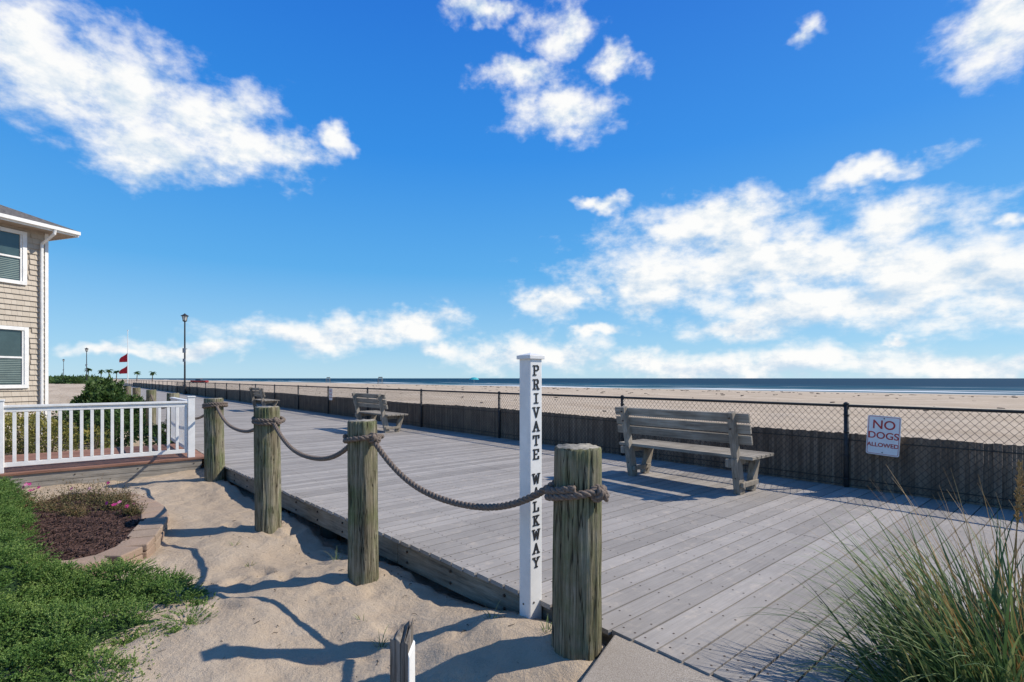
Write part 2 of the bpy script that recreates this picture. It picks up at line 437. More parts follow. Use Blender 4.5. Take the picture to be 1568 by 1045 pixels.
def span(i,j,zi,zj,sag):
    A=V((PIL[i][0],PIL[i][1],zi)); Bp=V((PIL[j][0],PIL[j][1],zj)); d=(Bp-A); d.z=0; d.normalize()
    A2=A+d*(PIL[i][4]+.005); B2=Bp-d*(PIL[j][4]+.005)
    pts=[]
    for k in range(41):
        t=k/40; p=A2.lerp(B2,t); p.z-=sag*4*t*(1-t)+.012*math.sin(t*9); pts.append(p)
    e=root('rope',(A+Bp)/2)
    rope(pts,'rope_span',parent=e,r=.012,off=.011)
    return e
def wrap(i,z,parent,a0=0,turns=1.9,tilt=.03):
    x,y,_,_,R,s=PIL[i]; pts=[]
    n=int(40*turns)
    for k in range(n+1):
        a=a0+2*math.pi*turns*k/n
        rr_=R*1.04+.016
        pts.append((x+rr_*math.cos(a),y+rr_*math.sin(a),z+tilt*math.cos(a+1)+.033*(k/n*turns)-.03))
    rope(pts,'piling_wrap',parent=parent,r=.0115,off=.0105)
def knot(c,parent,s=1.0):
    pts=[]
    for k in range(40):
        t=2*math.pi*k/39*1.0
        pts.append((c[0]+s*.03*math.sin(t)+s*.018*math.sin(2*t),c[1]+s*.026*math.cos(t),c[2]+s*.028*math.cos(t*2+.6)))
    rope(pts,'knot',parent=parent,r=.0115,off=.0105)
x,y,_,_,R,_s=PIL[0]
e=span(1,0,.92,.82,.31); wrap(0,.80,e,3.0,1.25,.025); knot((x+.11,y-R+.01,.80),e,.9)
e=span(2,1,.93,.91,.28); wrap(1,.925,e,1.0,1.4,.02); knot((PIL[1][0]+.11,PIL[1][1]-.1,.93),e,.85)
e=span(3,2,.96,.94,.25); wrap(2,.95,e,2.0,1.6,-.02); knot((PIL[2][0]+.12,PIL[2][1]-.09,.94),e,.85)
e=span(3,4,.96,.9,.32); wrap(3,.965,e,2.0,1.8,.02)
for i in range(4,8): span(i,i+1,.9,.9,.3)

# ---------------- signpost with stacked letters
e=root('private_walkway_signpost',(.118,3.26,0)); c0=V((.118,3.26,0))
ud=V((UX,UY,0)); vd=V((VX,VY,0)); up=V((0,0,1))
mb=MB(); mb.box(c0+up*.66,.051,.051,.87,ud,vd,up,0,.5)
mb.build('post_sleeve',[m_white],e,bevel=.006)
mb=MB()
mb.box(c0+up*1.532,.064,.064,.012,ud,vd,up,0)
b=len(mb.v)
for s in ((-1,-1),(1,-1),(1,1),(-1,1)): mb.v.append(tuple(c0+ud*.058*s[0]+vd*.058*s[1]+up*1.545))
mb.v.append(tuple(c0+up*1.562))
for i in range(4): mb.face([b+i,b+(i+1)%4,b+4])
mb.build('post_cap',[m_white],e,bevel=.003)
G={'P':[((.2,0),(.2,1)),((.2,1),(.65,1)),((.65,1),(.85,.88)),((.85,.88),(.85,.62)),((.85,.62),(.65,.5)),((.65,.5),(.2,.5)),((.02,0),(.45,0)),((.02,1),(.2,1))],
'R':[((.2,0),(.2,1)),((.2,1),(.65,1)),((.65,1),(.82,.88)),((.82,.88),(.82,.65)),((.82,.65),(.62,.52)),((.62,.52),(.2,.52)),((.55,.52),(.85,0)),((.02,0),(.42,0)),((.75,0),(1,0)),((.02,1),(.2,1))],
'I':[((.5,0),(.5,1)),((.2,0),(.8,0)),((.2,1),(.8,1))],
'V':[((.1,1),(.5,0)),((.9,1),(.5,0)),((-.05,1),(.3,1)),((.7,1),(1.05,1))],
'A':[((.1,0),(.5,1)),((.9,0),(.5,1)),((.27,.38),(.73,.38)),((-.05,0),(.3,0)),((.7,0),(1.05,0))],
'T':[((.5,0),(.5,1)),((.05,1),(.95,1)),((.3,0),(.7,0)),((.05,1),(.05,.75)),((.95,1),(.95,.75))],
'E':[((.2,0),(.2,1)),((.05,1),(.88,1)),((.05,0),(.88,0)),((.2,.52),(.65,.52)),((.88,1),(.88,.78)),((.88,0),(.88,.22))],
'W':[((.02,1),(.25,0)),((.25,0),(.5,.8)),((.5,.8),(.75,0)),((.75,0),(.98,1)),((-.1,1),(.22,1)),((.78,1),(1.1,1))],
'L':[((.25,0),(.25,1)),((.05,0),(.88,0)),((.05,1),(.5,1)),((.88,0),(.88,.3))],
'K':[((.2,0),(.2,1)),((.25,.42),(.8,1)),((.4,.55),(.85,0)),((.02,0),(.42,0)),((.02,1),(.42,1)),((.68,0),(1,0)),((.62,1),(.95,1))],
'Y':[((.1,1),(.5,.48)),((.9,1),(.5,.48)),((.5,.48),(.5,0)),((.3,0),(.7,0)),((-.05,1),(.3,1)),((.7,1),(1.05,1))]}
mb=MB(); z=1.478
face=c0-ud*.0525
for ch in 'PRIVATE WALKWAY':
    if ch==' ': z-=.065; continue
    w=.05;h=.058;zb=z-h
    for kk,(a,b_) in enumerate(G[ch]):
        pa=face+vd*((a[0]-.5)*w)+up*(zb+a[1]*h); pb=face+vd*((b_[0]-.5)*w)+up*(zb+b_[1]*h)
        d=(pb-pa).normalized(); pa=pa-d*.004; pb=pb+d*.004
        mb.beam(pa,pb,ud,.0016+.0001*kk,.0055 if abs(d.z)>.3 else .0038,0)
    z-=.0875
mb.build('stacked_letters',[m_letter],e)
mb=MB()
mb.tube([c0-ud*.051-vd*.02,c0-ud*.055-vd*.02],.006,8)
mb.tube([c0-vd*.051-up*.02+ud*.01,c0-vd*.055-up*.02+ud*.01],.006,8)
mb.build('screw_head',[m_rust],e)

# ---------------- stake
e=root('wooden_stake',(-.41,1.92,0)); mb=MB(); ca=math.radians(-7); ax=V((math.cos(ca),math.sin(ca),0)); ay=V((-math.sin(ca),math.cos(ca),0)); c=V((-.405,1.92,0))
def stakecol(x0,x1,y0,y1,zt4,m):
    mb.hexa([c+ax*x0+ay*y0+up*-.5,c+ax*x1+ay*y0+up*-.5,c+ax*x1+ay*y1+up*-.5,c+ax*x0+ay*y1+up*-.5]+[c+ax*a+ay*b_+up*z_ for (a,b_),z_ in zip(((x0,y0),(x1,y0),(x1,y1),(x0,y1)),zt4)],m)
stakecol(-.042,-.022,-.03,.03,(.44,.435,.455,.43),0)
stakecol(-.0215,-.002,-.032,.032,(.445,.428,.47,.465),0)
stakecol(-.0015,.014,-.029,.03,(.42,.44,.485,.47),0)
stakecol(.0145,.028,-.031,.03,(.43,.42,.50,.46),0)
stakecol(.0285,.034,-.034,.034,(.39,.375,.40,.41),1)
mb.build('stake_body',[m_stake,m_white],e,bevel=.002)

# ---------------- benches
def bench(u0):
    e=root('park_bench',W(u0,6.2,0)); fr=MB(); sl=MB()
    for uu_ in (u0-.78,u0+.78):
        p=lambda v,z,du=0: W(uu_+du,v,z)
        fr.beam(p(6.12,0.0),p(6.03,.45),vd,.065,.04,0)
        fr.beam(p(6.035,.42,.0),p(5.90,1.0),vd,.048,.036,0)
        fr.beam(p(6.40,.0),p(6.53,.40),vd,.06,.04,0)
        fr.beam(p(5.98,.375,.078),p(6.62,.395,.078),up,.05,.035,0)
        fr.beam(p(6.05,.12,-.06),p(6.46,.12,-.06),up,.03,.018,0)
    for z,v in ((.93,5.972),(.80,6.003),(.67,6.034)):
        sl.beam(W(u0-.97,v,z),W(u0+.97,v,z),W(0,-.225,1),.055,.019,0)
    for k,v in enumerate((6.10,6.22,6.34,6.46,6.58)):
        sl.beam(W(u0-.97,v,.452),W(u0+.97,v,.452),vd,.053,.019,0)
    fr.build('bench_frame',[m_benchleg],e,bevel=.006); sl.build('bench_slats',[m_bench],e,bevel=.005)
    bo=MB()
    for uu_ in (u0-.78,u0+.78):
        for z,v in ((.5,6.02),(.93,5.86),(.8,5.89),(.2,6.03)):
            bo.tube([W(uu_,v+.01,z),W(uu_,v-.018,z)],.009,8)
    bo.build('bolts',[m_rust],e)
for u0 in (3.73,12.95,24.0): bench(u0)

# ---------------- chain link fence
e=root('chain_link_fence',W(5,7.55,0)); H=1.05
mb=MB(); FU=-5.0; u=2.25-3.55*2
while u<150:
    mb.tube([W(u,7.56,-.3),W(u,7.56,H+.01)],.03,10 if u<30 else 6,0)
    mb.tube([W(u,7.56,H+.01),W(u,7.56,H+.03),W(u,7.56,H+.045)],[.034,.034,.012],10,0)
    if u<60:
        for zz in (.1,.4,.7,.92): mb.tube([W(u,7.56,zz),W(u,7.56,zz+.02)],.035,10,0)
    u+=3.55
mb.tube([W(FU,7.56,H),W(150,7.56,H)],.021,8,0)
mb.build('posts_and_top_rail',[m_darkmetal],e,smooth=True)
mb=MB(); hgt_=1.03; p=.078
def wires(u0,u1,p,r):
    u=u0
    while u<u1:
        for s,vv_ in ((1,7.522),(-1,7.5265)):
            a=W(u,vv_,.03); b_=W(u+s*hgt_*.9,vv_,hgt_+.01)
            mb.tube([a,b_],r,3,0,cap=False)
        u+=p
wires(FU,22,p,.0024); wires(22,60,p*1.8,.003)
mb.tube([W(FU,7.524,.04),W(60,7.524,.04)],.003,4)
mb.build('chain_link_mesh',[m_black],e)
e=root('wooden_slat_fence',W(5,7.62,0)); mb=MB(); u=-5
while u<110:
    w=random.uniform(.03,.05) if u<30 else .13
    ht=.68+random.uniform(-.008,.008)+.014*math.sin(u*.8)
    mb.boxuv(u,u+w-.0015,7.592+random.uniform(0,.004),7.603,-.25,ht,0); u+=w
mb.build('slats',[m_slat],e)
mb=MB()
for zz in (.1,.6): mb.boxuv(-5,110,7.5855,7.5905,zz,zz+.012,0)
mb.build('binding_wire',[m_darkmetal],e)

# ---------------- text helper & signs
def text(body,size,c,xa,na,mat,parent,name,bold=.0):
    cu=bpy.data.curves.new(name,'FONT'); cu.body=body; cu.size=size; cu.align_x='CENTER'; cu.align_y='CENTER'; cu.extrude=.0006; cu.offset=bold
    ob=bpy.data.objects.new(name+'_tmp',cu); scene.collection.objects.link(ob)
    bpy.context.view_layer.update()
    dg=bpy.context.evaluated_depsgraph_get(); me=bpy.data.meshes.new_from_object(ob.evaluated_get(dg)); bpy.data.objects.remove(ob)
    ya=na.cross(xa)
    M=Matrix((( xa.x,ya.x,na.x,c.x),(xa.y,ya.y,na.y,c.y),(xa.z,ya.z,na.z,c.z),(0,0,0,1)))
    me.transform(M); me.materials.clear(); me.materials.append(mat)
    return finish(me,name,parent)
def sign(u,z,w,h,lines,tilt=0):
    e=root('no_dogs_sign',W(u,7.5,z)); c=W(u,7.505,z)
    xa=(-ud*math.cos(tilt)+up*math.sin(tilt)); na=-vd; ya=na.cross(xa)
    def rr(w,h,r,off):
        pts=[]
        for cx,cy,a0 in ((w/2-r,h/2-r,0),(-w/2+r,h/2-r,90),(-w/2+r,-h/2+r,180),(w/2-r,-h/2+r,270)):
            for k in range(6):
                a=math.radians(a0+k*18); pts.append(c+xa*(cx+r*math.cos(a))+ya*(cy+r*math.sin(a))+na*off)
        return pts
    mb=MB()
    a=rr(w,h,.025,.0);b_=rr(w,h,.025,.003); n=len(a)
    mb.v+=[tuple(q) for q in a+b_]; mb.face(list(range(n))[::-1],0); mb.face(list(range(n,2*n)),0)
    for i in range(n): mb.face([i,(i+1)%n,n+(i+1)%n,n+i],0)
    i0=rr(w-.02,h-.02,.02,.0042); i1=rr(w-.03,h-.03,.016,.0042); b=len(mb.v); mb.v+=[tuple(q) for q in i0+i1]
    for i in range(n): mb.face([b+i,b+(i+1)%n,b+n+(i+1)%n,b+n+i],1)
    for s in (-1,1):
        q=c+ya*s*(h/2-.032); mb.tube([q,q+na*.008],.007,8,2)
    mb.build('sign_plate',[m_signw,m_signr,m_rust],e)
    for t,sz,dy in lines: text(t,sz,c+ya*dy+na*.0045,xa,na,m_signr,e,'sign_text',.0016)
LN=[('NO',.15,.125),('DOGS',.115,-.005),('ALLOWED',.068,-.12)]
sign(1.84,.70,.34,.48,LN,math.radians(-3))
sign(19.6,.78,.33,.45,LN)

# ---------------- platform + white railing
e=root('wooden_platform',W(11.2,-2,0)); mb=MB()
u=10.52
while u<13.0: mb.boxuv(u,u+.137,-9,1.80,-.035,.0,0); u+=.142
mb.boxuv(10.545,10.585,-9,1.72,-.16,-.038,1); mb.boxuv(10.55,10.59,-9,1.70,-.31,-.163,1)
for v in np.arange(-8.8,1.7,.8): mb.tube([W(10.545,v,-.1),W(10.535,v,-.1)],.011,8,2)
mb.build('platform_boards',[m_red,m_fasciav,m_rust],e,bevel=.003)
e=root('white_railing',W(10.65,-2,0)); mb=MB(); ru=10.64
mb.boxuv(ru-.045,ru+.045,-9,1.52,.965,1.0); mb.boxuv(ru-.022,ru+.022,-9,1.52,.90,.962); mb.boxuv(ru-.022,ru+.022,-9,1.52,.085,.15)
v=-8.9
while v<1.5: mb.boxuv(ru-.018,ru+.018,v,v+.042,.152,.899); v+=.128
for v in (1.57,-.85,-3.3,-5.7,-8.1):
    mb.boxuv(ru-.052,ru+.052,v-.052,v+.052,.001,1.06); mb.boxuv(ru-.062,ru+.062,v-.062,v+.062,1.062,1.085)
mb.boxuv(ru+.055,13.0,1.53,1.61,.965,.999);mb.boxuv(ru+.055,13,1.55,1.59,.085,.15)
u=ru+.17
while u<13: mb.boxuv(u,u+.04,1.552,1.588,.152,.964); u+=.128
mb.build('rails_and_balusters',[m_white],e,bevel=.003)

# ---------------- foliage helpers
def norm(a): return a/(np.linalg.norm(a,axis=1)[:,None]+1e-9)
def tri_blades(base,dirs,L,wid,rnd):
    n=len(base); side=np.cross(dirs,np.random.normal(size=(n,3))); side/=np.linalg.norm(side,axis=1)[:,None]+1e-9
    v=np.empty((n,3,3)); v[:,0]=base-side*wid[:,None]; v[:,1]=base+side*wid[:,None]; v[:,2]=base+dirs*L[:,None]
    return v.reshape(-1,3),np.arange(n*3).reshape(-1,3),rnd
def sprigs(pos,dirs,L,nn,nl,nw,spread=.9,rbase=None,ws=.6):
    n=len(pos); t=np.random.rand(n,nn)
    b=pos[:,None,:]+dirs[:,None,:]*(t*L[:,None])[...,None]
    d=norm((dirs[:,None,:]*.9+np.random.normal(size=(n,nn,3))*spread*.6).reshape(-1,3))
    rb=np.random.rand(n) if rbase is None else rbase
    r=np.clip(rb[:,None]*ws+t*.38+np.random.rand(n,nn)*.12,0,1).ravel()
    ll=(np.random.uniform(.7,1.25,(n,nn))*nl*(1.25-.6*t)).ravel()
    return tri_blades(b.reshape(-1,3),d,ll,np.full(n*nn,nw),r)
def leafcloud(cs,n,leaf):
    vol=np.array([c[3]*c[4]*c[5] for c in cs]); pr=vol/vol.sum(); idx=np.random.choice(len(cs),n,p=pr)
    C=np.array(cs)[idx]; d=norm(np.random.normal(size=(n,3))); rad=np.random.uniform(.55,1.05,n)**.6
    lump=np.array([noise.noise(V(q*2.2)+V((i_,0,0))) for q,i_ in zip(d,idx)])
    pos=C[:,:3]+d*C[:,3:]*(rad*(1+.45*lump))[:,None]
    dd=norm(d+np.random.normal(size=(n,3))*.6+np.array([0,0,.3]))
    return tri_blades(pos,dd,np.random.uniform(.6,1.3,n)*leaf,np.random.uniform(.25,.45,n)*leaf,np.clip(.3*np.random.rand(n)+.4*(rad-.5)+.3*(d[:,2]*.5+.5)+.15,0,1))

# juniper: overlapping lumpy mounds of scale-leaved sprays
JP=[(-6.3,6.6),(-5.35,5.75),(-4.75,5.15),(-4.2,4.5),(-3.8,4.15),(-3.35,4.12),(-2.95,4.3),(-2.35,3.95),(-2.0,3.4),(-2.1,2.95),(-1.85,2.5),(-1.95,1.8),(-5,1.7),(-7.4,3.2),(-7.4,6.4)]
def pin(x,y):
    c=False;j=len(JP)-1
    for i in range(len(JP)):
        xi,yi=JP[i];xj,yj=JP[j]
        if (yi>y)!=(yj>y) and x<(xj-xi)*(y-yi)/(yj-yi)+xi: c=not c
        j=i
    return c
def pdist(x,y):
    m=9
    for i in range(len(JP)):
        a=JP[i];b=JP[(i+1)%len(JP)]; dx=b[0]-a[0];dy=b[1]-a[1]; t=max(0,min(1,((x-a[0])*dx+(y-a[1])*dy)/(dx*dx+dy*dy)))
        m=min(m,math.hypot(x-a[0]-t*dx,y-a[1]-t*dy))
    return m
def jh(x,y):
    d=pdist(x,y) if pin(x,y) else 0
    left=max(0,min(1,(-2.6-x)/1.6))
    cl=1-2.4*abs(noise.noise(V((x*1.7,y*1.7,1.5))))
    return -.28+(.12+.40*left)*(1-math.exp(-d/.17))+(.13*cl-.06+.04*noise.noise(V((x*4.5,y*4.5,3))))*min(1,d/.15)
e=root('juniper_shrub',(-3.6,3.2,0))
xs=np.arange(-7.4,-1.7,.05); ys=np.arange(1.6,6.7,.05)
mb=MB(); ind={}
for i,x in enumerate(xs):
    for j,y in enumerate(ys):
        if pin(x,y):
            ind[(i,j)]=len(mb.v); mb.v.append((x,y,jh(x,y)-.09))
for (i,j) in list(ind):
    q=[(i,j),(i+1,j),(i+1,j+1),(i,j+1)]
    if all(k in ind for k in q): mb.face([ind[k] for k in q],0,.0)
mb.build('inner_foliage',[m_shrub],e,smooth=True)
rr=random.Random(5); clumps=[]
while len(clumps)<640:
    x=rr.uniform(-6.9,-1.85);y=rr.uniform(1.9,6.4)
    if x/y<-1.13 or not pin(x,y): continue
    clumps.append((x,y,rr.random(),rr.uniform(0,6.28)))
pos=[];dr=[];rb=[];LL=[]
for (x,y,r0,a0) in clumps:
    z=jh(x,y); Rc=rr.uniform(.07,.15); el_=rr.uniform(1.2,2.2)
    ca_,sa_=math.cos(a0),math.sin(a0)
    for k in range(44):
        a=rr.uniform(0,6.28); ez=rr.random()**.8
        h_=math.sqrt(1-ez*ez)
        lx_=math.cos(a)*h_*el_; ly_=math.sin(a)*h_
        dx_=lx_*ca_-ly_*sa_; dy_=lx_*sa_+ly_*ca_
        f_=rr.uniform(.45,.8)
        px=x+dx_*Rc*f_; py=y+dy_*Rc*f_
        if not pin(px,py) and rr.random()<.55: continue
        pos.append((px,py,z-.055+ez*Rc*.75*f_*1.2))
        dr.append((dx_+.6*ca_,dy_+.6*sa_,ez*.75+.12))
        rb.append(max(0,min(1,-.05+.42*r0+.42*ez+.2*rr.random()))); LL.append(rr.uniform(.035,.075))  # colour value rises towards clump tops: painted-in top light that shapes the lumps
pos=np.array(pos);dr=norm(np.array(dr))
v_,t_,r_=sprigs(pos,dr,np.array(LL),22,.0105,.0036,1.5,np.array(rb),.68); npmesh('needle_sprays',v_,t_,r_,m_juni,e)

# flower bed
e=root('flower_bed',(-4.3,5.2,0))
EDGE=[(-5.9,6.95),(-5.35,6.85),(-4.85,6.55),(-4.3,6.1),(-3.9,5.6),(-3.65,5.1),(-3.45,4.6),(-3.55,4.25),(-3.9,4.1),(-4.3,4.25)]
def cat(P_,n):
    out=[]
    P2=[P_[0]]+P_+[P_[-1]]
    for i in range(1,len(P2)-2):
        p0,p1,p2,p3=[V((*q,0)) for q in P2[i-1:i+3]]
        for k in range(n):
            t=k/n; out.append(.5*((2*p1)+(p2-p0)*t+(2*p0-5*p1+4*p2-p3)*t*t+(3*p1-p0-3*p2+p3)*t**3))
    return out
cv=cat(EDGE,24); mb=MB(); last=cv[0]; L=0
for i in range(1,len(cv)):
    L+=(cv[i]-cv[i-1]).length
    if L>=.26:
        d=(cv[i]-last).normalized(); side=V((d.y,-d.x,0)); c=(cv[i]+last)/2
        tl=random.uniform(-.03,.03)
        mb.box(c+up*-.24,.129,.13,.05+random.uniform(-.003,.003),d,side,(up+d*tl).normalized())
        mb.box(c+up*(-.15+random.uniform(-.003,.003))-side*.006,.1275,.125,.034,(d+side*random.uniform(-.03,.03)).normalized(),side,(up+side*tl).normalized())
        last=cv[i]; L=0
mb.build('paver_edging',[m_paver],e,bevel=.012)
mb=MB(); ctr=V((-5.4,5.2,-.05)); mb.v.append(tuple(ctr))
rings=12
for k in range(1,rings+1):
    for p_ in cv:
        q=ctr.lerp(V((p_.x,p_.y,-.15)),k/rings*.985); mb.v.append((q.x,q.y,q.z+.03*noise.noise(q*5)))
n=len(cv)
for i in range(n-1): mb.face([0,1+i,2+i],0,.5)
for k in range(rings-1):
    for i in range(n-1): mb.face([1+k*n+i,1+(k+1)*n+i,2+(k+1)*n+i,2+k*n+i],0,.5)
mb.build('mulch_soil',[m_mulch],e,smooth=True)
mb=MB()
for i in range(5500):
    p_=random.choice(cv); t=math.sqrt(random.random())*.95; q=ctr.lerp(V((p_.x,p_.y,-.15)),t); a=random.uniform(0,6.28)
    d=V((math.cos(a),math.sin(a),random.uniform(-.35,.35))).normalized(); q.z+=.03*noise.noise(q*5)
    mb.beam(q-d*.02+up*.014,q+d*random.uniform(.008,.028)+up*.014,V((random.random(),random.random(),1)),random.uniform(.004,.011),.003)
mb.build('mulch_chips',[m_mulch],e)
cs=[]
for (x,y,s) in ((-4.6,5.95,.18),(-4.95,6.2,.22),(-4.25,5.75,.11),(-5.35,6.3,.26),(-4.75,5.6,.13),(-5.1,5.75,.2),(-5.7,5.9,.26),(-4.8,6.3,.15),(-5.5,5.9,.2)):
    cs.append((x,y,-.04,s,s,s*.85))
n=1300; idx=np.random.choice(len(cs),n); C=np.array(cs)[idx]; base=C[:,:3]+np.random.normal(size=(n,3))*C[:,3:]*np.array([.4,.4,0])-np.array([0,0,.07])
d=norm(np.random.normal(size=(n,3))*.6+np.array([0,0,1.0]))
v_,t_,r_=sprigs(base,d,C[:,3]*np.random.uniform(.5,1.3,n),9,.024,.005,1.0); npmesh('bed_plants',v_,t_,r_,m_bedpl,e)
n=27; fp=np.array([(-6.0,6.2,.08)]*18+[(-5.3,6.4,.06)]*3+[(-4.35,5.85,.0)]*6)+np.random.normal(size=(n,3))*np.array([.13,.08,.03])
mb=MB()
for q in fp:
    q=V(q); nrm=V((random.uniform(-.4,.4),-.8,random.uniform(.3,1))).normalized(); a=nrm.orthogonal().normalized(); b_=nrm.cross(a); r0=random.random()
    for k in range(5):
        an=k*1.2566; dd=a*math.cos(an)+b_*math.sin(an); ss=a*-math.sin(an)+b_*math.cos(an)
        b0=len(mb.v); mb.v+=[tuple(q),tuple(q+dd*.014+ss*.01),tuple(q+dd*.023+nrm*.004),tuple(q+dd*.014-ss*.01)]; mb.face([b0,b0+1,b0+2,b0+3],0,r0)
mb.build('blossoms',[m_flower],e)
def shrub(name,cs,n,leaf,mat):
    e=root(name,cs[0][:3]); v_,t_,r_=leafcloud(cs,n,leaf); npmesh('leaves',v_,t_,r_,mat,e)
    mb=MB()
    for c in cs:
        for k in range(5):
            a=random.uniform(0,6.28); mb.tube([(c[0],c[1],-.3),(c[0]+.4*c[3]*math.cos(a),c[1]+.4*c[4]*math.sin(a),c[2]+c[5]*.4)],[.02,.008],6)
    mb.build('stems',[m_under],e)
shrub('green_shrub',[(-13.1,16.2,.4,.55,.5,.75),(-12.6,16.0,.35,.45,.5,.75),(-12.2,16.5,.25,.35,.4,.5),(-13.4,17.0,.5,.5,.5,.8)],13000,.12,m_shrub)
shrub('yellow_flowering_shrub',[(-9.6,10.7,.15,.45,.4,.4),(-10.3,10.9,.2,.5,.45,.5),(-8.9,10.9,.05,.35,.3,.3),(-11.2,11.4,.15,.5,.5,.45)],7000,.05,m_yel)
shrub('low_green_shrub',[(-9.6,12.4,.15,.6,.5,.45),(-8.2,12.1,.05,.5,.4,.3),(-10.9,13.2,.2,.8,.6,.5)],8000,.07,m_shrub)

# tall beach grass clump
def blades(n,cx,cy,sr,hl,hh,w,spread,mat,parent,name,droop=.5,rlo=0,rhi=1,z0=-.05):
    Vv=[];Ff=[];Rr=[]
    for i in range(n):
        a=random.uniform(0,6.28); r=sr*math.sqrt(random.random()); bx=cx+r*math.cos(a);by=cy+r*math.sin(a)
        L=random.uniform(hl,hh); lean=abs(random.gauss(0,spread))+.05+r*.5; az=a+random.gauss(0,.7)
        hd=V((math.cos(az),math.sin(az),0)); sd=V((-hd.y,hd.x,0)); tw=random.uniform(-1,1); sd=(sd*math.cos(tw)+hd*math.sin(tw))
        dr_=random.uniform(.2,1)*droop; segs=8; b=len(Vv); p=V((bx,by,z0)); ang=lean; rn=random.uniform(rlo,rhi)
        for k in range(segs+1):
            t=k/segs; ww=w*(1-t**1.8)*random.uniform(.9,1)+.0004
            Vv.append(tuple(p-sd*ww));Vv.append(tuple(p+sd*ww))
            ang+=dr_/segs*(1+t*1.5); p=p+(hd*math.sin(ang)+up*math.cos(ang))*(L/segs)
        for k in range(segs): Ff.append((b+2*k,b+2*k+1,b+2*k+3,b+2*k+2)); Rr.append(rn)
    npmesh(name,np.array(Vv),np.array(Ff),np.array(Rr),mat,parent,k=4)
e=root('beach_grass',(2.0,1.95,0))
blades(1200,2.12,2.1,.32,.4,1.0,.0068,.32,m_grass,e,'green_blades',.8,0,.75)
blades(650,1.86,2.05,.26,.3,.75,.0062,.42,m_grass,e,'outer_blades',1.0,0,.85)
blades(170,2.2,2.1,.3,.7,1.12,.003,.22,m_stalk,e,'dry_stalks',.5)
mb=MB()
for i in range(7):
    a=random.uniform(0,6.28); x=2.2+.1*math.cos(a);y=2.25+.15*math.sin(a); zt=random.uniform(.9,1.14); lx=random.uniform(-.1,.1)
    mb.tube([(x,y,0),(x+lx*.4,y,zt*.5),(x+lx,y,zt-.15)],[.003,.0025,.002],5,0)
    for k in range(60):
        t=random.random(); q=V((x+lx+lx*.15*t,y,zt-.18+.2*t)); d=V((random.gauss(0,.5),random.gauss(0,.5),1)).normalized()
        mb.beam(q,q+d*.018,V((1,0,.1)),.0022*(1-t*.4),.0015)
mb.build('seed_heads',[m_stalk],e)
def weed(x,y,n=14,s=.1):
    e=root('sand_weed',(x,y,-.2)); u_,v2=toUV(x,y); blades(n,x,y,.03,s*.5,s*1.3,.0025,.7,m_grass,e,'weed_blades',1.0,.2,1,z0=hgt(u_,v2)-.005)
weed(-.8,3.15,26,.12);weed(.2,2.95,14,.07);weed(-1.62,4.75,22,.12);weed(-.12,3.2,14,.09);weed(-1.0,3.45,8,.07);weed(-2.35,4.6,14,.07);weed(-2.75,5.1,10,.08)
e=root('driftwood_twigs',(-1.5,4,-.2)); mb=MB()
for i in range(320):
    x=random.uniform(-3.2,.3);y=random.uniform(2.1,7); u_,v2=toUV(x,y)
    if v2>vedge(u_)-.03 or pin(x,y): continue
    z=hgt(u_,v2)+.004;a=random.uniform(0,6.28);l=random.uniform(.01,.05)
    mb.tube([(x,y,z),(x+l*.5*math.cos(a),y+l*.5*math.sin(a),z+.004),(x+l*math.cos(a+.3),y+l*math.sin(a+.3),z)],random.uniform(.001,.003),4)
mb.build('twigs',[m_under],e)

# ---------------- beach house
m_siding,N,B=newmat('beige_shake_siding'); r=N.attr(); g=N.noise(N.coord(None,(30,30,2)),1,4)
col=N.ramp(N.math('ADD',N.math('MULTIPLY',r,.35),N.math('MULTIPLY',g,.65)),[(.2,(.43,.37,.295)),(.8,(.53,.465,.38))]); N.l(col,B.inputs['Base Color']); B.inputs['Roughness'].default_value=.8
m_roof=paint('grey_roof_shingle',(.13,.12,.11),.9,.35,14,bmp=.5)
m_glass=paint('window_glass',(.05,.08,.08),.08,.1,3,bmp=0,spec=.8)
m_blind=paint('window_blind',(.2,.26,.24),.7,.1,3)
m_soffit=paint('tan_soffit',(.38,.3,.23),.8,.1,3)
C=V((-13.57,15.0,0)); D=V((.32,.947,0)).normalized(); Nn=V((D.y,-D.x,0))
e=root('beach_house',C)
def hb(mb,t0,t1,n0,n1,z0,z1,m=0,r=None):
    f=lambda t,n,z: C-D*t+Nn*n+up*z
    mb.hexa([f(t0,n0,z0),f(t0,n1,z0),f(t1,n1,z0),f(t1,n0,z0),f(t0,n0,z1),f(t0,n1,z1),f(t1,n1,z1),f(t1,n0,z1)],m,r)
HT=5.62; mb=MB()
hb(mb,.0,7.5,-8,-.03,-.4,HT,0,.5)
mb.build('wall_core',[m_siding],e)
mb=MB(); z=-.3
wins=[(.60,1.6,4.12,5.42),(.56,1.6,1.22,2.74),(3.2,4.2,4.12,5.42),(3.2,4.2,1.22,2.74)]
while z<HT-.05:
    t=.07+random.uniform(-.1,0)
    while t<7.5:
        w=random.uniform(.11,.2); a=max(t,.07);b_=min(t+w-.004,7.5)
        if not any(a<wn[1]+.05 and b_>wn[0]-.05 and z+.09>wn[2]-.05 and z+.02<wn[3]+.05 for wn in wins):
            f=lambda tt,nn,zz: C-D*tt+Nn*nn+up*zz; r_=random.random()
            mb.hexa([f(a,-.028,z),f(a,.016,z),f(b_,.016,z),f(b_,-.028,z),f(a,-.028,z+.155),f(a,-.018,z+.155),f(b_,-.018,z+.155),f(b_,-.028,z+.155)],0,r_)
        t+=w
    z+=.15
mb.build('shake_siding',[m_siding],e)
mb=MB()
hb(mb,-.02,.065,-.12,.03,-.35,HT-.01,0)
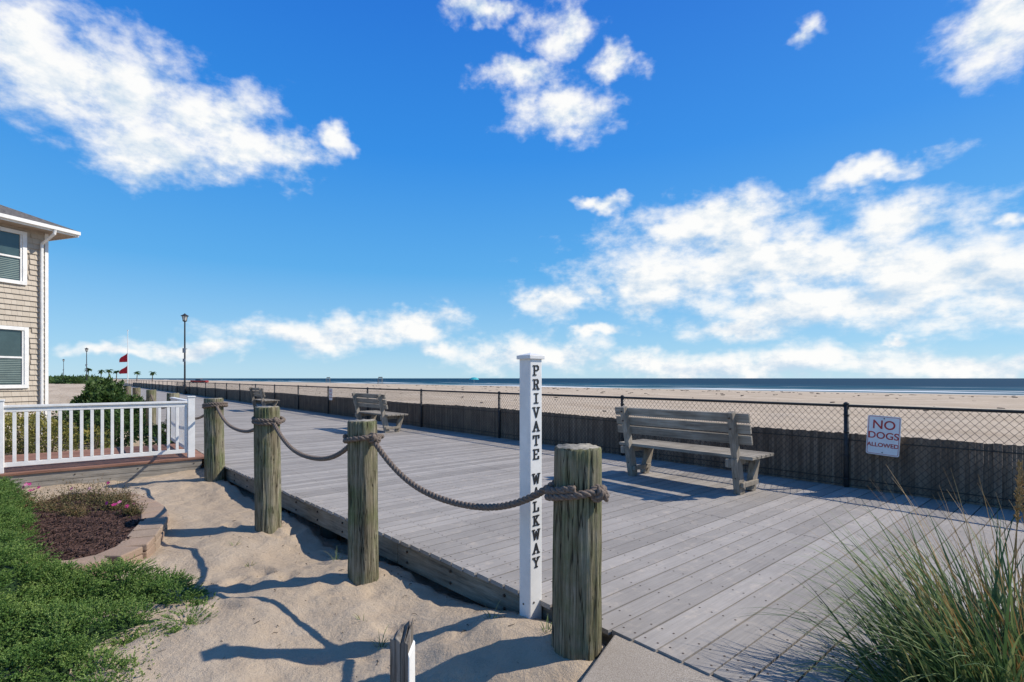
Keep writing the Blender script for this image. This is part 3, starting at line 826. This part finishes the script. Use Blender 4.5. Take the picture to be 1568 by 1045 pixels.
for (a,b_,z0,z1) in wins:
    hb(mb,a-.1,a,-.02,.045,z0-.1,z1+.1); hb(mb,b_,b_+.1,-.02,.045,z0-.1,z1+.1)
    hb(mb,a+.001,b_-.001,-.02,.045,z1,z1+.1); hb(mb,a+.001,b_-.001,-.02,.06,z0-.1,z0)
    hb(mb,a+.001,a+.045,-.02,.02,z0+.001,z1-.001);hb(mb,b_-.045,b_-.001,-.02,.02,z0+.001,z1-.001)
    hb(mb,a+.046,b_-.046,-.02,.018,(z0+z1)/2-.025,(z0+z1)/2+.025)
    hb(mb,a+.046,b_-.046,-.025,-.012,z0,z1,1)
    zz=z0+.05
    while zz<(z0+z1)/2-.03: hb(mb,a+.05,b_-.05,-.0115,-.007,zz,zz+.022,2); zz+=.05
ov=.5
hb(mb,-ov,7.5+ov,-8-ov,ov,HT,HT+.03,3)
hb(mb,-ov-.02,7.5+ov,ov+.001,ov+.02,HT-.02,HT+.13,0)
hb(mb,-ov-.022,-ov-.001,-8-ov,ov+.018,HT-.02,HT+.13,0)
hb(mb,-ov-.02,7.5+ov,ov+.021,ov+.10,HT+.03,HT+.125,0)
f=lambda t,n,z: C-D*t+Nn*n+up*z
mb.tube([f(.12,ov+.06,HT+.02),f(.12,ov+.04,HT-.08),f(.17,.09,HT-.35),f(.17,.07,HT-.6),f(.17,.07,-.3)],.042,8,0)
hb(mb,.12,.22,.03,.05,2.5,2.54)
mb.build('trim_windows_gutter',[m_white,m_glass,m_blind,m_soffit],e,bevel=.004)
mb=MB(); a=f(-ov-.05,ov+.06,HT+.135); b_=f(7.5+ov,ov+.06,HT+.135); c_=f(7.5+ov,-8-ov,HT+.135); d_=f(-ov-.05,-8-ov,HT+.135)
r1=f(3.4,-3.8,HT+2.0); r2=f(4.2,-3.8,HT+2.0); mb.v+=[tuple(q) for q in (a,b_,c_,d_,r1,r2)]
mb.face([0,1,5,4]);mb.face([1,2,5]);mb.face([2,3,4,5]);mb.face([3,0,4]);mb.face([3,2,1,0]); mb.build('hip_roof',[m_roof],e)

# ---------------- street lamps
m_lampg=paint('lamp_glass',(.55,.55,.5),.3,.05,5,bmp=0)
def lamp(x,y,H):
    e=root('street_lamp',(x,y,0)); mb=MB(); P=V((x,y,0))
    mb.tube([P-up*.3,P+up*.25,P+up*.3,P+up*.8,P+up*.85,P+up*(H-.75)],[.16,.16,.12,.11,.075,.055],12,0)
    z=H-.75
    mb.tube([P+up*z,P+up*(z+.06),P+up*(z+.1)],[.06,.18,.18],12,0)
    mb.tube([P+up*(z+.1),P+up*(z+.5)],[.15,.22],10,1)
    for k in range(6):
        a=k*math.pi/3; q=V((math.cos(a),math.sin(a),0)); mb.tube([P+q*.16+up*(z+.1),P+q*.235+up*(z+.5)],.016,5,0)
    mb.tube([P+up*(z+.5),P+up*(z+.54),P+up*(z+.68),P+up*(z+.75)],[.31,.31,.08,.02],12,0)
    for s in (-1,1): mb.beam(P+up*(H*.56),P+V((s*.2,0,0))+up*(H*.56),up,.02,.02,0)
    mb.box(P+V((0,-.08,H*.54)),.13,.04,.2,m=2); mb.box(P+V((0,-.08,H*.42)),.11,.04,.14,m=2)
    mb.build('lamp_post_and_lantern',[m_darkmetal,m_lampg,m_galv],e)
p=W(53,7.35); lamp(p.x,p.y,7.1); lamp(-77.8,94,7.0); lamp(-130,149,7.0)

m_flag=paint('red_flag_cloth',(.6,.02,.03),.8,.15,3,bmp=0)
e=root('flag_pole',(-80.0,107,0)); mb=MB(); P=V((-80.0,107,-.2)); mb.tube([P,P+up*11.5],[.09,.05],8,0); mb.box(P+up*11.55,.08,.08,.08,m=0)
mb.build('pole',[m_white],e); mb=MB()
for z0,w,h in ((5.0,2.0,1.9),(2.6,2.0,1.7)):
    b=len(mb.v)
    for i in range(9):
        t=i/8
        for j in range(2):
            mb.v.append((P.x-.06-w*t*(1-.1*t),P.y+.18*math.sin(t*7),P.z+z0+(h if j==0 else 0)*(1-.3*t)-t*(.9 if j==0 else .1)))
    for i in range(8): mb.face([b+2*i,b+2*i+1,b+2*i+3,b+2*i+2],0,.5)
mb.build('red_flags',[m_flag],e,smooth=True)

m_teal=paint('teal_umbrella_cloth',(.03,.4,.45),.7,.1,3,bmp=0)
def beachz(x,y): u_,v2=toUV(x,y); return hgt(u_,v2)
x,y=-8.5,115; z=beachz(x,y); e=root('beach_umbrella',(x,y,z)); mb=MB(); P=V((x,y,z)); mb.tube([P,P+up*2.1],.025,6,1)
mb.tube([P+up*2.2,P+up*2.12,P+up*1.95,P+up*1.65],[.03,.5,.9,1.15],12,0,cap=False); mb.build('canopy_and_pole',[m_teal,m_white],e)
def stand(x,y):
    z=beachz(x,y);e=root('lifeguard_stand',(x,y,z)); mb=MB(); P=V((x,y,z))
    for sx in (-.7,.7):
        for sy in (-.6,.8): mb.beam(P+V((sx*1.2,sy*1.2,-.1)),P+V((sx,sy*.6,1.8)),V((1,0,0)),.05,.05,0)
        mb.beam(P+V((sx,.4,1.8)),P+V((sx,.5,2.7)),V((1,0,0)),.05,.05,0)
    mb.box(P+up*1.83,.85,.55,.04); mb.box(P+V((0,.2,2.15)),.7,.25,.03); mb.box(P+V((0,.46,2.5)),.7,.03,.2)
    for k in range(4): mb.box(P+V((0,-.62,.35+.35*k)),.6,.03,.03)
    mb.build('stand_frame',[m_fasciav],e)
stand(-48,187); stand(-82,229)
m_redcar=paint('red_car_paint',(.25,.015,.015),.3,.05,3,bmp=0); m_tyre=paint('tyre_rubber',(.02,.02,.02),.8,bmp=0)
x,y=-107,176; z=beachz(x,y)-.2; e=root('pickup_truck',(x,y,z)); mb=MB(); P=V((x,y,z))
mb.box(P+V((0,0,.75)),2.6,.92,.3,m=0)
mb.hexa([P+V(q) for q in ((-1.0,-.88,1.05),(1.1,-.88,1.05),(1.1,.88,1.05),(-1.0,.88,1.05),(-.8,-.75,1.7),(.55,-.75,1.7),(.55,.75,1.7),(-.8,.75,1.7))],1)
mb.box(P+V((-.1,0,1.72)),.72,.78,.04,m=0); mb.box(P+V((-1.8,-.88,1.12)),.75,.05,.08,m=0); mb.box(P+V((-1.8,.88,1.12)),.75,.05,.08,m=0);mb.box(P+V((1.85,0,1.08)),.7,.85,.04,m=0)
for sx in (-1.6,1.65):
    for sy in (-.93,.75): mb.tube([P+V((sx,sy,.38)),P+V((sx,sy+.2,.38))],.4,16,2)
mb.build('truck_body',[m_redcar,m_glass,m_tyre],e,bevel=.05)

m_trunk=paint('palm_trunk_bark',(.16,.12,.08),.9,.3,4)
def palm(x,y,H):
    e=root('palm_tree',(x,y,0)); mb=MB(); P=V((x,y,-.3)); mb.tube([P,P+V((.1,0,H*.5)),P+V((.3,0,H))],[.25,.17,.14],8,0)
    T=P+V((.3,0,H))
    for k in range(24):
        a=k*2.4;el=random.uniform(-.2,1.1); d=V((math.cos(a)*math.cos(el),math.sin(a)*math.cos(el),math.sin(el))); q=T.copy(); L=random.uniform(1.7,2.4)
        b=len(mb.v); s=d.cross(up).normalized()
        for j in range(7):
            t=j/6; w=.32*math.sin(math.pi*min(1,t*.95+.05))+.02; mb.v+=[tuple(q-s*w-up*w*.4),tuple(q),tuple(q+s*w-up*w*.4)]; d=(d-up*.28).normalized(); q=q+d*L/6
        for j in range(6): mb.face([b+3*j,b+3*j+1,b+3*j+4,b+3*j+3],1);mb.face([b+3*j+1,b+3*j+2,b+3*j+5,b+3*j+4],1)
    mb.build('trunk_and_fronds',[m_trunk,m_shrub],e)
for az,d,H in ((-.825,240,6),(-.80,235,5),(-.785,250,5.5),(-.77,240,5),(-.73,255,4.6),(-.70,250,4.5)):
    palm(az*d,d,H)
cs=[]
for i in range(60):
    Y=random.uniform(150,330); a=random.uniform(-.90,-.815); cs.append((a*Y,Y,0,random.uniform(3,7),3,random.uniform(.8,2.0)))
v_,t_,r_=leafcloud(cs,16000,.9); npmesh('distant_shrub_row',v_,t_,r_,m_shrub)

# ---------------- camera
cam=bpy.data.cameras.new('camera'); co_=bpy.data.objects.new('camera',cam); scene.collection.objects.link(co_)
co_.location=(0,0,1.4); co_.rotation_euler=(math.radians(90),0,0)
cam.sensor_width=36; cam.lens=787/1568*36; cam.shift_y=57/1568; cam.clip_end=40000; cam.clip_start=.05
scene.camera=co_

# ---------------- light
S=V((.757,.10,.71)).normalized()
sl=bpy.data.lights.new('sun','SUN'); sl.energy=4.9; sl.angle=math.radians(.5); sl.color=(1,.92,.80)
so=bpy.data.objects.new('sun',sl); scene.collection.objects.link(so); so.rotation_euler=(-S).to_track_quat('-Z','Y').to_euler(); so.location=(10,2,10)
el=math.asin(S.z); az=math.atan2(S.x,S.y)
w=bpy.data.worlds.new('World'); scene.world=w; w.use_nodes=True; N=NT(w.node_tree); bg=w.node_tree.nodes['Background']
sky=N.n('ShaderNodeTexSky',sky_type='NISHITA'); sky.sun_disc=False; sky.sun_elevation=el; sky.sun_rotation=az; sky.altitude=0; sky.air_density=1.0; sky.dust_density=.4; sky.ozone_density=2.5
g=N.n('ShaderNodeTexCoord').outputs['Generated']; sx=N.n('ShaderNodeSeparateXYZ'); N.l(g,sx.inputs[0])
azn=N.math('ARCTAN2',sx.outputs[0],sx.outputs[1]); eln=N.math('ARCSINE',sx.outputs[2])
K=1/.12
gr=N.ramp(N.math('DIVIDE',N.math('MAXIMUM',eln,0.0),.9),[(0,(.48,.75,.92)),(.06,(.31,.63,.91)),(.22,(.09,.43,.88)),(.45,(.02,.28,.85)),(.72,(.008,.18,.74)),(1,(.05,.16,.45))])
gr=N.mix(1.0,gr,(K,K,K),'MULTIPLY')
skyc=N.mix(.84,sky.outputs[0],gr)
cb=N.n('ShaderNodeCombineXYZ'); N.l(azn,cb.inputs[0]); N.l(eln,cb.inputs[1]); p=cb.outputs[0]
def nz(vec,sc,det,ro,out='Fac'):
    x=N.n('ShaderNodeTexNoise'); x.inputs['Scale'].default_value=sc;x.inputs['Detail'].default_value=det;x.inputs['Roughness'].default_value=ro; N.l(vec,x.inputs['Vector']); return x.outputs[out]
wc=nz(p,8,4,.65,'Color'); wc=N.vm('SUBTRACT',wc,(.5,.5,.5)); wc=N.vm('MULTIPLY',wc,(.17,.095,0)); pw=N.vm('ADD',p,wc)
# last value: solidity offset (small = wispy)
CL=[(50,85,165,80,0),(190,130,150,68,0),(315,172,100,55,0),(405,232,85,32,0),(235,222,110,40,0),(505,207,30,20,.1),(50,25,60,18,.2),
(745,18,70,20,.3),(855,45,52,34,.22),(790,115,66,24,.15),(865,170,70,36,0),(945,95,40,24,.3),(1525,45,100,58,0),(1235,45,26,28,.4),
(1350,258,110,18,.2),(1085,345,145,38,.05),(1180,405,290,62,0),(1460,425,230,66,0),(1375,332,78,42,0),(1000,432,115,44,0),(1270,470,220,38,0),(915,305,45,12,.2),
(838,462,48,28,.05),(902,455,36,18,.1),(510,508,145,23,.05),(640,497,66,23,.05),(690,532,55,16,.15),(820,540,105,26,0),(915,508,42,11,.15),(1040,558,125,22,0),(1230,554,160,26,0),(1480,562,150,19,0),(300,530,95,14,.1),(1390,524,32,10,.2),(1130,505,110,16,.25),(1540,330,48,13,.35),(170,535,90,10,.2)]
d=None;num=None;dsum=None
for (x,y,rx,ry,so_) in CL:
    ta=(x-784)/787; tb=(579-y)/787
    a_=math.atan(ta); e_=math.atan(tb*math.cos(a_)); rxx=rx/787*math.cos(a_)**2; ryy=ry/787*math.cos(a_)*math.cos(e_)
    q=N.vm('SUBTRACT',pw,(a_,e_,0)); q=N.vm('MULTIPLY',q,(1/rxx,1/ryy,0)); L0=N.vm('LENGTH',q); L_=N.math('ADD',L0,so_) if so_ else L0
    if d is None: d=L_
    else: d=N.math('SMOOTH_MIN',d,L_,.25)
    if rx*ry>1900:
        wt=N.math('MAXIMUM',N.math('SUBTRACT',1.4,L_),0.0)
        yy=N.math('MULTIPLY',N.vm('DOT_PRODUCT',q,(0,1,0)),wt)
        num=yy if num is None else N.math('ADD',num,yy); dsum=wt if dsum is None else N.math('ADD',dsum,wt)
vert=N.math('DIVIDE',num,N.math('ADD',dsum,.15))
pst=N.vm('MULTIPLY',p,(1,1.6,1))
fb=nz(pst,13,8,.6); fb2=nz(N.vm('ADD',pst,(.014,.035,0)),13,5,.6)
base=N.math('MULTIPLY',N.math('SUBTRACT',1.10,d),1.12)
base=N.math('MINIMUM',N.math('MAXIMUM',base,-1.5),1.0)
den=N.math('ADD',base,N.math('MULTIPLY',N.math('SUBTRACT',fb,.5),2.9))
mr=N.n('ShaderNodeMapRange',interpolation_type='SMOOTHSTEP'); N.l(den,mr.inputs[0]); mr.inputs[1].default_value=-.45; mr.inputs[2].default_value=.9; mr.inputs[3].default_value=0; mr.inputs[4].default_value=.98
rel=N.math('SUBTRACT',fb,fb2)
sh=N.math('ADD',.80,N.math('MULTIPLY',rel,3.4)); sh=N.math('ADD',sh,N.math('MULTIPLY',vert,.42))
sh2=nz(N.vm('MULTIPLY',p,(1,2.2,1)),6,4,.5); sh=N.math('ADD',sh,N.math('MULTIPLY',N.math('SUBTRACT',sh2,.5),1.3),clamp=True)
cc=N.mix(sh,(.58*K,.71*K,.85*K),(1.0*K,1.0*K,.985*K))
fin=N.mix(mr.outputs[0],skyc,cc)
N.l(fin,bg.inputs['Color']); bg.inputs['Strength'].default_value=.12
scene.view_settings.view_transform='Standard'; scene.view_settings.look='None'; scene.view_settings.exposure=0
